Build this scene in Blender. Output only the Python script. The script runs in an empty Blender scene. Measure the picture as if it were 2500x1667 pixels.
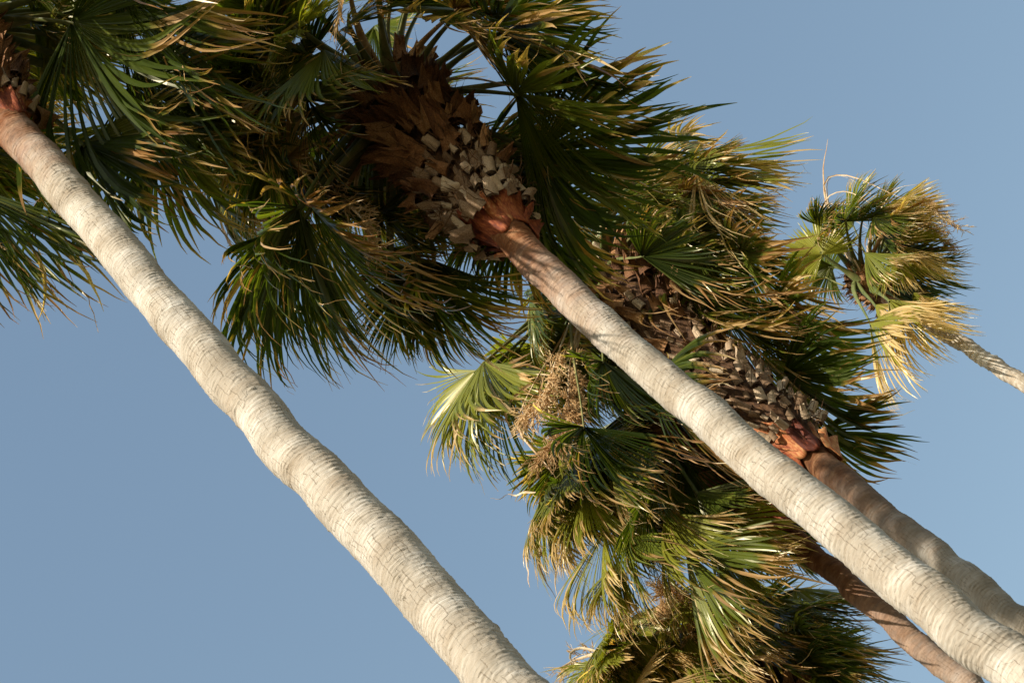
import bpy, math
import numpy as np
from mathutils import Vector, Matrix

# ------------------------------------------------------------------ camera
IMW, IMH = 2500.0, 1667.0
LENS = 75.0
FPX = LENS / 36.0 * IMW
ZEN = np.array([-2200.0 - IMW / 2, IMH / 2 + 2260.0, -FPX])      # zenith in camera axes
ZEN /= np.linalg.norm(ZEN)
view = np.array([0, 0, -1.0])
fwd = view - ZEN * (view @ ZEN); fwd /= np.linalg.norm(fwd)       # horizontal heading in camera axes
rgt = np.cross(fwd, ZEN)
R = np.array([rgt, fwd, ZEN])                                     # camera axes -> world axes
CAM = np.array([0.0, 0.0, 1.6])

scene = bpy.context.scene
COL = scene.collection
cd = bpy.data.cameras.new('camera'); cam = bpy.data.objects.new('camera', cd); COL.objects.link(cam)
cd.sensor_width = 36; cd.lens = LENS; cd.clip_start = 0.1; cd.clip_end = 2000
cam.matrix_world = Matrix.Translation(Vector(CAM)) @ Matrix(R.tolist()).to_4x4()
scene.camera = cam

# ------------------------------------------------------------------ sky and sun
SUN_EL, SUN_AZ = math.radians(33), math.radians(206)              # azimuth clockwise from the heading (+Y)
w = bpy.data.worlds.new('World'); scene.world = w; w.use_nodes = True
nt = w.node_tree; nt.nodes.clear()
sky = nt.nodes.new('ShaderNodeTexSky'); sky.sky_type = 'NISHITA'; sky.sun_disc = False
sky.sun_elevation = SUN_EL; sky.sun_rotation = SUN_AZ
sky.altitude = 0; sky.air_density = 2.0; sky.dust_density = 0.7; sky.ozone_density = 1.0
bg = nt.nodes.new('ShaderNodeBackground'); bg.inputs[1].default_value = 0.099
wo = nt.nodes.new('ShaderNodeOutputWorld')
nt.links.new(sky.outputs[0], bg.inputs[0]); nt.links.new(bg.outputs[0], wo.inputs[0])
sl = bpy.data.lights.new('sun', 'SUN'); sl.energy = 5.0; sl.angle = math.radians(0.53); sl.color = (1.0, 0.905, 0.75)
so = bpy.data.objects.new('sun', sl); COL.objects.link(so)
SUN = Vector((math.sin(SUN_AZ) * math.cos(SUN_EL), math.cos(SUN_AZ) * math.cos(SUN_EL), math.sin(SUN_EL)))
so.rotation_euler = (-SUN).to_track_quat('-Z', 'Y').to_euler()
vs = scene.view_settings
vs.view_transform = 'Standard'; vs.look = 'None'; vs.exposure = 0.74; vs.gamma = 1.0; vs.use_curve_mapping = False
scene.cycles.max_bounces = 6; scene.cycles.transparent_max_bounces = 8

# ------------------------------------------------------------------ helpers
def nrm(v):
    v = np.asarray(v, float); return v / (np.linalg.norm(v, axis=-1, keepdims=True) + 1e-12)

def at(px, py, Y):
    """the point on the vertical plane y = Y seen at photograph pixel (px, py)"""
    d = np.array([px - IMW / 2, IMH / 2 - py, -FPX])
    d = R @ d
    return CAM + d * ((Y - CAM[1]) / d[1])

def depth(p):
    return -(R.T @ (np.asarray(p) - CAM))[2]

def mesh_obj(name, V, F, mat, parent=None, smooth=True, attrs=None, uv=None, mats=None):
    me = bpy.data.meshes.new(name)
    V = np.asarray(V, np.float32); F = np.asarray(F, np.int32)
    n = F.shape[1]
    me.vertices.add(len(V)); me.vertices.foreach_set('co', V.ravel())
    me.loops.add(F.size); me.loops.foreach_set('vertex_index', F.ravel())
    me.polygons.add(len(F)); me.polygons.foreach_set('loop_start', np.arange(0, F.size, n, dtype=np.int32))
    me.polygons.foreach_set('use_smooth', np.full(len(F), smooth))
    me.update(calc_edges=True)
    if attrs is not None:
        a = me.attributes.new('leaf', 'FLOAT_COLOR', 'POINT'); a.data.foreach_set('color', np.asarray(attrs, np.float32).ravel())
    if uv is not None:
        a = me.attributes.new('cyl', 'FLOAT_VECTOR', 'POINT'); a.data.foreach_set('vector', np.asarray(uv, np.float32).ravel())
    me.materials.append(mat)
    o = bpy.data.objects.new(name, me); COL.objects.link(o)
    if parent is not None: o.parent = parent
    return o

def grid_faces(nr, nc, wrap=False):
    i = np.arange(nr - 1)[:, None]; j = np.arange(nc if wrap else nc - 1)[None, :]
    a = i * nc + j; b = i * nc + (j + 1) % nc
    return np.stack([a, b, b + nc, a + nc], -1).reshape(-1, 4)

def frames(P):
    """tangent, side and normal along a polyline"""
    T = nrm(np.gradient(P, axis=0)); ref = np.array([0, 0, 1.0])
    if abs(T[0] @ ref) > .9: ref = np.array([1.0, 0, 0])
    N = np.zeros_like(P); n = ref
    for i in range(len(P)):
        n = nrm(n - T[i] * (n @ T[i])); N[i] = n
    return T, np.cross(T, N), N

def tube(P, ra, rb=None, sides=8):
    """tube along P with half-widths ra (side) and rb (normal)"""
    P = np.asarray(P, float); ra = np.broadcast_to(ra, (len(P),)); rb = ra if rb is None else np.broadcast_to(rb, (len(P),))
    T, S, N = frames(P); a = np.arange(sides) / sides * 2 * np.pi
    V = P[:, None] + S[:, None] * (np.cos(a)[None, :, None] * ra[:, None, None]) + N[:, None] * (np.sin(a)[None, :, None] * rb[:, None, None])
    return V.reshape(-1, 3), grid_faces(len(P), sides, True)

def join(parts):
    Vs, Fs, n = [], [], 0
    for V, F in parts:
        Vs.append(V); Fs.append(F + n); n += len(V)
    return np.concatenate(Vs), np.concatenate(Fs)

def bez(a, b, c, d, n):
    t = np.linspace(0, 1, n)[:, None]
    return (1 - t) ** 3 * a + 3 * (1 - t) ** 2 * t * b + 3 * (1 - t) * t * t * c + t ** 3 * d

# ------------------------------------------------------------------ materials
class NT:
    def __init__(s, name):
        s.m = bpy.data.materials.new(name); s.m.use_nodes = True; s.t = s.m.node_tree; s.t.nodes.clear()
        s.out = s('OutputMaterial')
    def __call__(s, kind, **kw):
        n = s.t.nodes.new('ShaderNode' + kind)
        for k, v in kw.items():
            if k.startswith('i_'):
                key = k[2:]; n.inputs[int(key) if key.isdigit() else key].default_value = v
            else: setattr(n, k, v)
        return n
    def l(s, a, b): s.t.links.new(a, b)
    def math(s, op, a, b=None, clamp=False):
        n = s('Math', operation=op, use_clamp=clamp)
        for i, x in enumerate((a, b)):
            if x is None: continue
            if isinstance(x, (int, float)): n.inputs[i].default_value = x
            else: s.l(x, n.inputs[i])
        return n.outputs[0]
    def ramp(s, fac, stops):
        n = s('ValToRGB'); e = n.color_ramp.elements
        while len(e) < len(stops): e.new(0.5)
        for i, (p, c) in enumerate(stops):
            e[i].position = p; e[i].color = (*c, 1) if len(c) == 3 else c
        s.l(fac, n.inputs[0]); return n.outputs[0]
    def mix(s, fac, a, b, mode='MIX'):
        n = s('MixRGB', blend_type=mode)
        for i, x in enumerate((fac, a, b)):
            if isinstance(x, (int, float)): n.inputs[i].default_value = x
            elif isinstance(x, tuple): n.inputs[i].default_value = (*x, 1)
            else: s.l(x, n.inputs[i])
        return n.outputs[0]
    def noise(s, vec, scale, detail=3, rough=.5):
        n = s('TexNoise', i_Scale=scale, i_Detail=detail, i_Roughness=rough)
        if vec is not None: s.l(vec, n.inputs['Vector'])
        return n.outputs['Fac']

def leaf_material(name):
    t = NT(name)
    a = t('Attribute', attribute_name='leaf'); sep = t('SeparateColor'); t.l(a.outputs['Color'], sep.inputs[0])
    dry, rnd, s = sep.outputs[0], sep.outputs[1], sep.outputs[2]; fr = a.outputs['Alpha']
    green = t.ramp(rnd, [(0, (.016, .028, .005)), (.5, (.050, .072, .010)), (.8, (.110, .130, .017)), (1, (.22, .215, .038))])  # lightest segments stand in for sun glints
    yel = t.ramp(fr, [(0, (.015, .029, .006)), (.3, (.034, .052, .008)), (.6, (.105, .128, .016)), (1, (.31, .29, .035))])  # frond tone: dark end paints shaded fans, yellow end sunlit ones
    green = t.mix(.55, green, yel)
    geo = t('NewGeometry'); co = t('TexCoord')
    nz = t.noise(co.outputs['Object'], 14, 4)
    d2 = t.math('ADD', dry, t.math('MULTIPLY', t.math('SUBTRACT', nz, .5), .35))
    dcol = t.ramp(rnd, [(0, (.14, .066, .024)), (.35, (.26, .14, .052)), (.7, (.38, .245, .12)), (1, (.52, .40, .24))])
    dcol = t.mix(t.math('MULTIPLY', t.ramp(fr, [(.45, (0, 0, 0)), (1, (1, 1, 1))]), .6), dcol, (.56, .45, .23))
    mid = t.ramp(d2, [(.12, (0, 0, 0)), (.32, (1, 1, 1))]); full = t.ramp(d2, [(.35, (0, 0, 0)), (.7, (1, 1, 1))])
    col = t.mix(mid, green, (.17, .125, .025)); col = t.mix(full, col, dcol)
    p = t('BsdfPrincipled'); t.l(col, p.inputs['Base Color']); p.inputs['Roughness'].default_value = .29
    p.inputs['Specular IOR Level'].default_value = .36; p.inputs['Specular Tint'].default_value = (1.0, .93, .66, 1)
    tr = t('BsdfTranslucent'); tc = t.mix(1.0, col, (2.6, 2.6, .75), 'MULTIPLY'); t.l(tc, tr.inputs[0])
    mx = t('MixShader', i_0=.34); t.l(p.outputs[0], mx.inputs[1]); t.l(tr.outputs[0], mx.inputs[2]); t.l(mx.outputs[0], t.out.inputs[0])
    return t.m

def trunk_material(name, red_from, red_to, tint=1.0, ringc=.2):
    """bark: pale grey-beige, ring scars, axial cracks; fresh red-brown skin between heights red_from and red_to"""
    t = NT(name)
    a = t('Attribute', attribute_name='cyl'); vec = a.outputs['Vector']     # (arc length, height, ring value)
    sx = t('SeparateXYZ'); t.l(vec, sx.inputs[0])
    def scaled(x, y):
        m = t('VectorMath', operation='MULTIPLY'); t.l(vec, m.inputs[0]); m.inputs[1].default_value = (x, y, 0); return m.outputs[0]
    wob = t.noise(scaled(5, 5), 1.0, 3)
    base = t.ramp(t.noise(scaled(2.0, 3.2), 1.0, 5, .6), [(.33, (.28, .235, .185)), (.5, (.42, .38, .325)), (.64, (.55, .52, .475))])
    streak = t.noise(scaled(4, 45), 1.0, 4, .65)
    base = t.mix(t.math('MULTIPLY', t.ramp(streak, [(.35, (1, 1, 1)), (.6, (0, 0, 0))]), .38), base, (.28, .22, .155))
    base = t.mix(t.math('MULTIPLY', t.ramp(sx.outputs[2], [(0, (1, 1, 1)), (.5, (0, 0, 0))]), ringc), base, (.23, .175, .12))
    base = t.mix(t.math('MULTIPLY', t.ramp(t.noise(scaled(1.4, 1.7), 1.0, 6, .65), [(.46, (0, 0, 0)), (.62, (1, 1, 1))]), .5), base, (.235, .205, .165))
    # fresh bark
    k = t.math('ADD', sx.outputs[1], t.math('MULTIPLY', t.math('SUBTRACT', wob, .5), 1.3))
    mr = t('MapRange', i_1=red_from, i_2=red_to); t.l(k, mr.inputs[0])
    red = t.ramp(t.noise(scaled(6, 14), 1.0, 4, .6), [(.3, (.085, .027, .011)), (.5, (.175, .066, .027)), (.72, (.30, .155, .08))])
    base = t.mix(mr.outputs[0], base, red)
    base = t.mix(1.0, base, (tint, tint, tint), 'MULTIPLY')  # a low tint puts shade into the bark colour
    # axial cracks: short dashes, offset from one ring scar to the next
    n1 = t.noise(scaled(5, 7), 1.0, 3); n2 = t.noise(scaled(16, 16), 1.0, 3)
    rowf = t.math('ADD', t.math('MULTIPLY', sx.outputs[1], 10.0), t.math('MULTIPLY', n1, 6.0)); row = t.math('FLOOR', rowf); rfr = t.math('FRACT', rowf)
    wn = t('TexWhiteNoise', noise_dimensions='1D'); t.l(row, wn.inputs['W'])
    xf = t.math('ADD', t.math('ADD', t.math('MULTIPLY', sx.outputs[0], 25.0), t.math('MULTIPLY', wn.outputs['Value'], 5.0)), t.math('MULTIPLY', n2, .9))
    fr = t.math('ABSOLUTE', t.math('SUBTRACT', t.math('FRACT', xf), .5))
    cv = t('CombineXYZ'); t.l(t.math('FLOOR', xf), cv.inputs[0]); t.l(row, cv.inputs[1])
    wn2 = t('TexWhiteNoise', noise_dimensions='2D'); t.l(cv.outputs[0], wn2.inputs['Vector'])
    wid = t.math('MULTIPLY', t.math('SUBTRACT', t.math('MULTIPLY', wn2.outputs['Value'], t.ramp(t.noise(scaled(2.2, 1.6), 1.0, 3), [(.35, (.45, .45, .45)), (.6, (1, 1, 1))])), .34), .16)
    ends = t.ramp(t.math('ABSOLUTE', t.math('SUBTRACT', rfr, .5)), [(.30, (1, 1, 1)), (.48, (0, 0, 0))])
    line = t.math('LESS_THAN', fr, t.math('MULTIPLY', wid, ends))
    scar = t.math('MULTIPLY', t.ramp(rfr, [(0, (1, 1, 1)), (.07, (0, 0, 0))]), t.ramp(n2, [(.45, (0, 0, 0)), (.6, (1, 1, 1))]))
    cr = t.math('MAXIMUM', line, t.math('MULTIPLY', scar, .3))
    col = t.mix(t.math('MULTIPLY', cr, .5), base, (.10, .072, .048))
    p = t('BsdfPrincipled'); t.l(col, p.inputs['Base Color']); p.inputs['Roughness'].default_value = .85; p.inputs['Specular IOR Level'].default_value = .22; p.inputs['Specular Tint'].default_value = (1.0, .93, .66, 1)
    h = t.math('SUBTRACT', t.math('MULTIPLY', t.noise(scaled(10, 110), 1.0, 5, .65), .6), t.math('MULTIPLY', cr, 1.2))
    b = t('Bump', i_Strength=.75, i_Distance=.012); t.l(h, b.inputs['Height']); t.l(b.outputs[0], p.inputs['Normal'])
    t.l(p.outputs[0], t.out.inputs[0]); return t.m

def fibre_material(name, stops, scale=(3, 3, 30), rough=.8, transl=0.0, spread=.35):
    """dry plant tissue: colour stops over a stretched noise, shifted per object"""
    t = NT(name); co = t('TexCoord'); m = t('VectorMath', operation='MULTIPLY'); t.l(co.outputs['Object'], m.inputs[0]); m.inputs[1].default_value = scale
    oi = t('ObjectInfo')
    ad = t('VectorMath', operation='ADD'); t.l(m.outputs[0], ad.inputs[0])
    rv = t('CombineXYZ'); t.l(t.math('MULTIPLY', oi.outputs['Random'], 37.0), rv.inputs[0]); t.l(rv.outputs[0], ad.inputs[1])
    n = t.noise(ad.outputs[0], 4.0, 5, .6)
    f = t.math('ADD', n, t.math('MULTIPLY', t.math('SUBTRACT', oi.outputs['Random'], .5), spread), True)
    col = t.ramp(f, stops)
    p = t('BsdfPrincipled'); t.l(col, p.inputs['Base Color']); p.inputs['Roughness'].default_value = rough; p.inputs['Specular IOR Level'].default_value = .25
    b = t('Bump', i_Strength=.6, i_Distance=.01); t.l(n, b.inputs['Height']); t.l(b.outputs[0], p.inputs['Normal'])
    if transl:
        tr = t('BsdfTranslucent'); t.l(col, tr.inputs[0]); mx = t('MixShader', i_0=transl); t.l(p.outputs[0], mx.inputs[1]); t.l(tr.outputs[0], mx.inputs[2]); t.l(mx.outputs[0], t.out.inputs[0])
    else: t.l(p.outputs[0], t.out.inputs[0])
    return t.m

M_LEAF = leaf_material('fan_leaf')
M_PET = fibre_material('petiole', [(.2, (.055, .075, .022)), (.5, (.10, .115, .035)), (.75, (.22, .19, .075))], (2, 2, 2), .45)
M_PETDRY = fibre_material('dry_petiole', [(.2, (.20, .09, .04)), (.5, (.38, .22, .10)), (.8, (.55, .42, .26))], (2, 2, 2), .7)
M_BOOT = fibre_material('weathered_leaf_base', [(.2, (.115, .066, .033)), (.42, (.25, .165, .10)), (.65, (.41, .305, .205)), (.92, (.60, .49, .34))], (8, 8, 3), .85, spread=.55)  # whole range darkened a little to look shaded
M_BOOTB = fibre_material('brown_leaf_base', [(.2, (.05, .021, .009)), (.42, (.14, .060, .023)), (.65, (.27, .135, .055)), (.9, (.48, .29, .14))], (9, 9, 3), .8, spread=.5)
M_CORE = fibre_material('crown_fibre', [(.3, (.03, .014, .007)), (.55, (.085, .042, .018)), (.8, (.17, .095, .045))], (10, 10, 4), .9)
M_RED = fibre_material('red_bark_sheath', [(.25, (.075, .016, .008)), (.45, (.20, .044, .016)), (.65, (.34, .105, .034)), (.88, (.50, .27, .11))], (14, 14, 2.5), .7, spread=.55)
M_FLOWER = fibre_material('flower_tuft', [(.2, (.42, .25, .11)), (.5, (.64, .44, .22)), (.8, (.76, .60, .37))], (3, 3, 3), .8, .4)
M_STRAP = fibre_material('dry_spathe', [(.2, (.30, .17, .09)), (.5, (.55, .42, .27)), (.8, (.70, .60, .45))], (3, 3, 3), .6, .1)

# ------------------------------------------------------------------ setting
def ground():
    t = NT('dark_soil'); co = t('TexCoord')  # soil out of view, kept dark so the frond undersides stay dark
    c = t.ramp(t.noise(co.outputs['Object'], .6, 8, .65), [(.3, (.045, .038, .02)), (.55, (.075, .06, .035)), (.75, (.12, .10, .06))])
    p = t('BsdfPrincipled', i_Roughness=.95); t.l(c, p.inputs['Base Color'])
    b = t('Bump', i_Strength=.5, i_Distance=.05); t.l(t.noise(co.outputs['Object'], 30, 6), b.inputs['Height']); t.l(b.outputs[0], p.inputs['Normal']); t.l(p.outputs[0], t.out.inputs[0])
    a = np.arange(64) / 64 * 2 * np.pi; rs = [0.5, 20, 60, 200, 900]
    V = np.concatenate([np.stack([np.cos(a) * r, np.sin(a) * r, np.zeros(64)], 1) for r in rs])
    o = mesh_obj('ground', V, grid_faces(5, 64, True), t.m); o['kind'] = 'structure'
    return o
ground()

# ------------------------------------------------------------------ palm parts
DOWN = np.array([0, 0, -1.0]); WIND = np.array([1.0, -.15, 0.05])

def vnoise(rng, n, k):
    """smooth 1-D noise with k knots at n samples"""
    y = rng.normal(size=k + 3); x = np.linspace(0, k, n); i = x.astype(int); f = x - i; f = f * f * (3 - 2 * f)
    return y[i] * (1 - f) + y[i + 1] * f

BASE = [np.zeros(3)]
def sim(H, d0, L, G, stiff, tipb, K, hinge):
    """bend segments under gravity and wind: d0 (n,3), L (n,), hinge (n,) -> points (n,K+1,3), directions"""
    n = len(d0); P = np.zeros((n, K + 1, 3)); D = np.zeros((n, K + 1, 3)); P[:, 0] = H; d = nrm(d0); D[:, 0] = d
    ds = (L / K)[:, None]
    for k in range(1, K + 1):
        s = k / K
        b = stiff * (.12 + 1.15 * s * s) + tipb[:, None] * np.clip((s - hinge[:, None]) / .25, 0, 1)
        d = nrm(d + G * b * ds); P[:, k] = P[:, k - 1] + d * ds; D[:, k] = d
    return P, D

def blade(name, H, T, parent, rng, n=66, spread=100, stiff=1.0, dry=.78, roll=0.0, centre=None, fold=.35, tip=1.1, wind=.5, tone=None, K=13, wmul=1.0, open_=1.0, threads=13, face=0.0):
    """a costapalmate fan blade with its hub at H whose middle segment ends near T"""
    H = np.asarray(H, float); T = np.asarray(T, float)
    G = nrm(DOWN + WIND * wind); want = T - H; L = np.linalg.norm(want); ax = nrm(want)
    for _ in range(6):
        P, D = sim(H, ax[None], np.array([L]), G, stiff, np.array([tip * .8]), K, np.array([.7]))
        got = P[0, -1] - H; L *= np.clip(np.linalg.norm(want) / np.linalg.norm(got), .8, 1.25); ax = nrm(ax + .7 * (nrm(want) - nrm(got)))
    out = H - centre if centre is not None else np.array([0, 0, 1.0]); out = np.array([out[0], out[1], 0.0])
    up = nrm(out) * .75 + np.array([0, 0, .75])
    if face: up = up * .35 + face * nrm(CAM - H - BASE[0])
    nn = up - ax * (up @ ax); nn = nrm(nn) if np.linalg.norm(nn) > .05 else nrm(np.cross(ax, [1, 0, 0.]))
    lat = np.cross(ax, nn)
    if roll:
        c, s_ = math.cos(math.radians(roll)), math.sin(math.radians(roll)); nn, lat = nn * c + lat * s_, lat * c - nn * s_
    S = math.radians(spread); th = np.linspace(-S, S, n) + rng.normal(0, .012, n)
    Ls = L * (.66 + .34 * np.cos(th * .75)) * (1 + rng.normal(0, .05, n)) * np.where(rng.random(n) < .08, rng.uniform(.7, .9, n), 1)
    fol = fold * (np.abs(th) / S) ** 1.5
    d0 = np.cos(th)[:, None] * ax + np.sin(th)[:, None] * lat - nn * fol[:, None]
    d0 = d0 + nn * (vnoise(rng, n, 7) * .16)[:, None] * open_ + lat * (vnoise(rng, n, 11) * .07)[:, None]
    hinge = np.clip(.66 + .09 * vnoise(rng, n, 9) + rng.normal(0, .05, n), .42, .9)
    hinge = np.where(rng.random(n) < .13, rng.uniform(.34, .52, n), hinge)
    tb = tip * (1.0 + .6 * rng.random(n)) * np.clip(1 + .4 * vnoise(rng, n, 8), .3, 2)
    Gs = nrm(G + rng.normal(0, .15, (n, 3)) + .2 * np.stack([vnoise(rng, n, 10) for _ in range(3)], 1))
    P, D = sim(H, d0, Ls, Gs, stiff * np.clip(1 + .25 * vnoise(rng, n, 6), .5, 1.6)[:, None], tb, K, hinge)
    # jitter of the loose ends
    s = np.arange(K + 1) / K
    loose = np.clip((s - .5) / .5, 0, 1)[None, :, None] ** 1.5
    P = P + loose * rng.normal(0, .024, (n, 1, 3)) * L + loose * (np.cumsum(rng.normal(0, .0045, (n, K + 1, 3)), axis=1)) * L
    D = nrm(np.gradient(P, axis=1))
    N = np.zeros_like(P); cur = nrm(nn + nrm(d0) * 0); cur = np.broadcast_to(cur, (n, 3)).copy()
    cur = cur + (np.sign(th) * fol)[:, None] * lat
    for k in range(K + 1):
        cur = nrm(cur - D[:, k] * np.sum(cur * D[:, k], -1, keepdims=True)); N[:, k] = cur
    X = np.cross(D, N)
    tw = rng.normal(0, .55, n)[:, None] * np.clip((s - .45) / .55, 0, 1)[None] * open_
    ct, st = np.cos(tw)[..., None], np.sin(tw)[..., None]; X, N = X * ct + N * st, N * ct - X * st
    dth = 2 * S / (n - 1); fuse = .67 + .05 * vnoise(rng, n, 6)
    r = s[None, :] * Ls[:, None]
    wfus = np.minimum(dth * r, dth * fuse[:, None] * Ls[:, None]) * 1.06 + .006
    tp = np.clip((s[None] - fuse[:, None]) / (1 - fuse[:, None]), 0, 1)
    W = (wfus * np.where(tp < .5, 1 - tp * .9, .55 - .55 * (tp - .5) * 1.9) * (1 - .12 * (tp > 0)) + .002) * wmul
    ridge = .24 + .26 * tp
    Lf = P - X * (W / 2)[..., None]; Rt = P + X * (W / 2)[..., None]; Md = P + N * (W * ridge)[..., None]
    V = np.stack([Lf, Md, Rt], 2).reshape(-1, 3)
    base = np.arange(n)[:, None] * (K + 1) * 3
    k = np.arange(K)[None, :]
    a = base + k * 3
    F = np.concatenate([np.stack([a, a + 1, a + 4, a + 3], -1).reshape(-1, 4), np.stack([a + 1, a + 2, a + 5, a + 4], -1).reshape(-1, 4)])
    thr = dry + .10 * vnoise(rng, n, 9) + rng.normal(0, .07, n); thr = np.where(rng.random(n) < .05, thr - .35, thr)
    dr = np.clip((s[None] - thr[:, None]) / .22, 0, 1)
    rn = np.clip(.45 + .22 * vnoise(rng, n, 10) + rng.normal(0, .2, n), 0, 1)
    tone = rng.random() * .6 if tone is None else tone
    A = np.stack([dr, np.broadcast_to(rn[:, None], dr.shape), np.broadcast_to(s[None], dr.shape), np.full(dr.shape, tone)], -1)
    A = np.repeat(A.reshape(-1, 1, 4), 3, 1).reshape(-1, 4)
    # loose threads torn from the segment edges
    m = int(threads); i = rng.integers(0, n, m); k0 = rng.integers(int(K * .45), K - 1, m); q0 = P[i, k0]; dd = D[i, k0]; J = 6
    tl = L * rng.uniform(.12, .32, m); tv = [q0]; cd_ = nrm(dd + rng.normal(0, .35, (m, 3)))
    for j in range(J):
        cd_ = nrm(cd_ + G * .28 + rng.normal(0, .2, (m, 3))); tv.append(tv[-1] + cd_ * (tl / J)[:, None])
    tv = np.stack(tv, 1); tx = nrm(np.cross(nrm(np.gradient(tv, axis=1)), rng.normal(size=(m, 1, 3)))); tw_ = (.0032 * np.linspace(1, .3, J + 1))[None, :, None] * max(1.0, L)
    TV = np.stack([tv - tx * tw_, tv + tx * tw_], 2).reshape(-1, 3)
    a = (np.arange(m)[:, None] * (J + 1) + np.arange(J)[None]) * 2 + len(V); F = np.concatenate([F, np.stack([a, a + 1, a + 3, a + 2], -1).reshape(-1, 4)])
    TA = np.zeros((m, (J + 1) * 2, 4)); TA[..., 0] = 1; TA[..., 1] = rng.random((m, 1)); TA[..., 2] = 1; TA[..., 3] = tone
    V = np.concatenate([V, TV]); A = np.concatenate([A, TA.reshape(-1, 4)])
    o = mesh_obj(name, V, F, M_LEAF, parent, False, attrs=A)
    return o, ax

def petiole(P0, P1, dirn, parent, w=.03, mat=None, sag=.12):
    P0 = np.asarray(P0, float); P1 = np.asarray(P1, float); L = np.linalg.norm(P1 - P0)
    o = nrm(P1 - P0); up = np.array([0, 0, 1.0])
    b = P0 + nrm(o + up * .35) * L * .35; c = P1 - nrm(nrm(dirn) * .5 + o) * L * .33
    P = bez(P0, b, c, P1, 14); t = np.linspace(0, 1, 14)
    wd = w * (1.9 * (1 - t) ** 3 + .62 + .25 * (1 - t)); V, F = tube(P, wd, wd * .5, 8)
    return mesh_obj('petiole', V, F, mat or M_PET, parent)

def frond(tree, H, T, root, rng, dead=False, **kw):
    """one frond: blade (part) with its petiole (sub-part)"""
    if dead: kw['dry'] = -.3; kw.setdefault('wmul', .8)
    b, ax = blade('frond', H, T, tree, rng, centre=kw.pop('centre', root), **kw)
    petiole(root, np.asarray(H) + ax * .05, ax, b, w=kw.get('pw', .034), mat=M_PETDRY if dead else None)
    return b

def boot_mesh(rng, kind):
    """a cut leaf base: broad clasping foot, channelled back, ragged cut end; local z outwards along the stub, x across, y away from the trunk"""
    n, m = 6, 9; L = 1.0
    t = np.linspace(0, 1, n); w0, w1 = (.50, .36) if kind == 'pale' else (.62, .26); slant = rng.normal(0, .12)
    wd = w0 * 1.25 * (1 - t) ** 1.2 + w1 * 1.5 * (1 - (1 - t) ** 1.2) + rng.normal(0, .02, n)
    a = np.linspace(-1, 1, m); V = []
    ragged = rng.normal(0, .025, m) + slant * np.linspace(-1, 1, m) if kind == 'pale' else rng.normal(0, .14, m) - .25 * (1 - np.abs(np.linspace(-1, 1, m)))
    for side in (1, -1):
        for i in range(n):
            bow = (.30 * (1 - t[i]) + .12) * (1 - a * a) * wd[i]; th = (.15 + .10 * (1 - a * a)) * (1 - .4 * t[i]) * (1 if side > 0 else -.2)
            z = t[i] * L + (ragged * t[i] ** 3)
            curl = .10 * t[i] ** 2 if kind == 'pale' else .40 * t[i] ** 2 + .22 * a * a * t[i]
            V.append(np.stack([a * wd[i] * .5 + rng.normal(0, .008, m), bow + th + curl, z], 1))
    V = np.concatenate(V); g = grid_faces(n, m); F = [g, g[:, ::-1] + n * m]
    top = np.arange(m - 1) + (n - 1) * m; F.append(np.stack([top, top + n * m, top + n * m + 1, top + 1], 1)[:, ::-1])
    i = np.arange(n - 1) * m; F.append(np.stack([i, i + m, i + m + n * m, i + n * m], 1)[:, ::-1]); i = i + m - 1
    F.append(np.stack([i, i + n * m, i + m + n * m, i + m], 1)[:, ::-1])
    return V, np.concatenate(F)

BOOTS = {}
def boot_proto(kind, v):
    if (kind, v) not in BOOTS:
        V, F = boot_mesh(np.random.default_rng(900 + v + (50 if kind == 'pale' else 0)), kind)
        o = mesh_obj('leaf_base', V, F, M_BOOT if kind == 'pale' else M_BOOTB, smooth=False)
        BOOTS[(kind, v)] = o.data; bpy.data.objects.remove(o)
    return BOOTS[(kind, v)]

def boots(tree, axis, z0, z1, r0, r1, rng, size=.24, pale_to=.5, count=150, core_r=.8):
    """leaf bases spiralling up the axis from z0 to z1"""
    for i in range(count):
        f = (i + .5) / count; f2 = f
        z = z0 + (z1 - z0) * f2 ** 1.3; phi = i * 2.39996 + rng.normal(0, .12)
        rr = (r0 + (r1 - r0) * f) * core_r * (1 + .06 * rng.normal())
        c = axis(z); rad = np.array([math.cos(phi), math.sin(phi), 0]); tanv = np.array([-math.sin(phi), math.cos(phi), 0])
        pale = f + rng.normal(0, .12) < pale_to
        lean = math.radians(rng.normal(32 if pale else 38, 12)) + (.25 if f < .1 else 0)
        zd = nrm(rad * math.sin(lean) + np.array([0, 0, 1.0]) * math.cos(lean) + tanv * rng.normal(0, .3))
        yd = nrm(rad - zd * (rad @ zd)); xd = np.cross(yd, zd)
        s = size * rng.uniform(.55, 1.3) * (.68 if pale else 1.15)
        me = boot_proto('pale' if pale else 'brown', int(rng.integers(0, 5)))
        o = bpy.data.objects.new('leaf_base', me); COL.objects.link(o); o.parent = tree
        wv = s * rng.uniform(.8, 1.15)
        B = np.stack([xd * wv, yd * s * .9, zd * s], 1); p = c + rad * rr - tree_loc(tree)
        Mx = Matrix([[*B[0], p[0]], [*B[1], p[1]], [*B[2], p[2]], [0, 0, 0, 1]])
        o.matrix_local = Mx

def tree_loc(t): return np.array(t['_loc']) if '_loc' in t else np.array(t.location)

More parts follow.
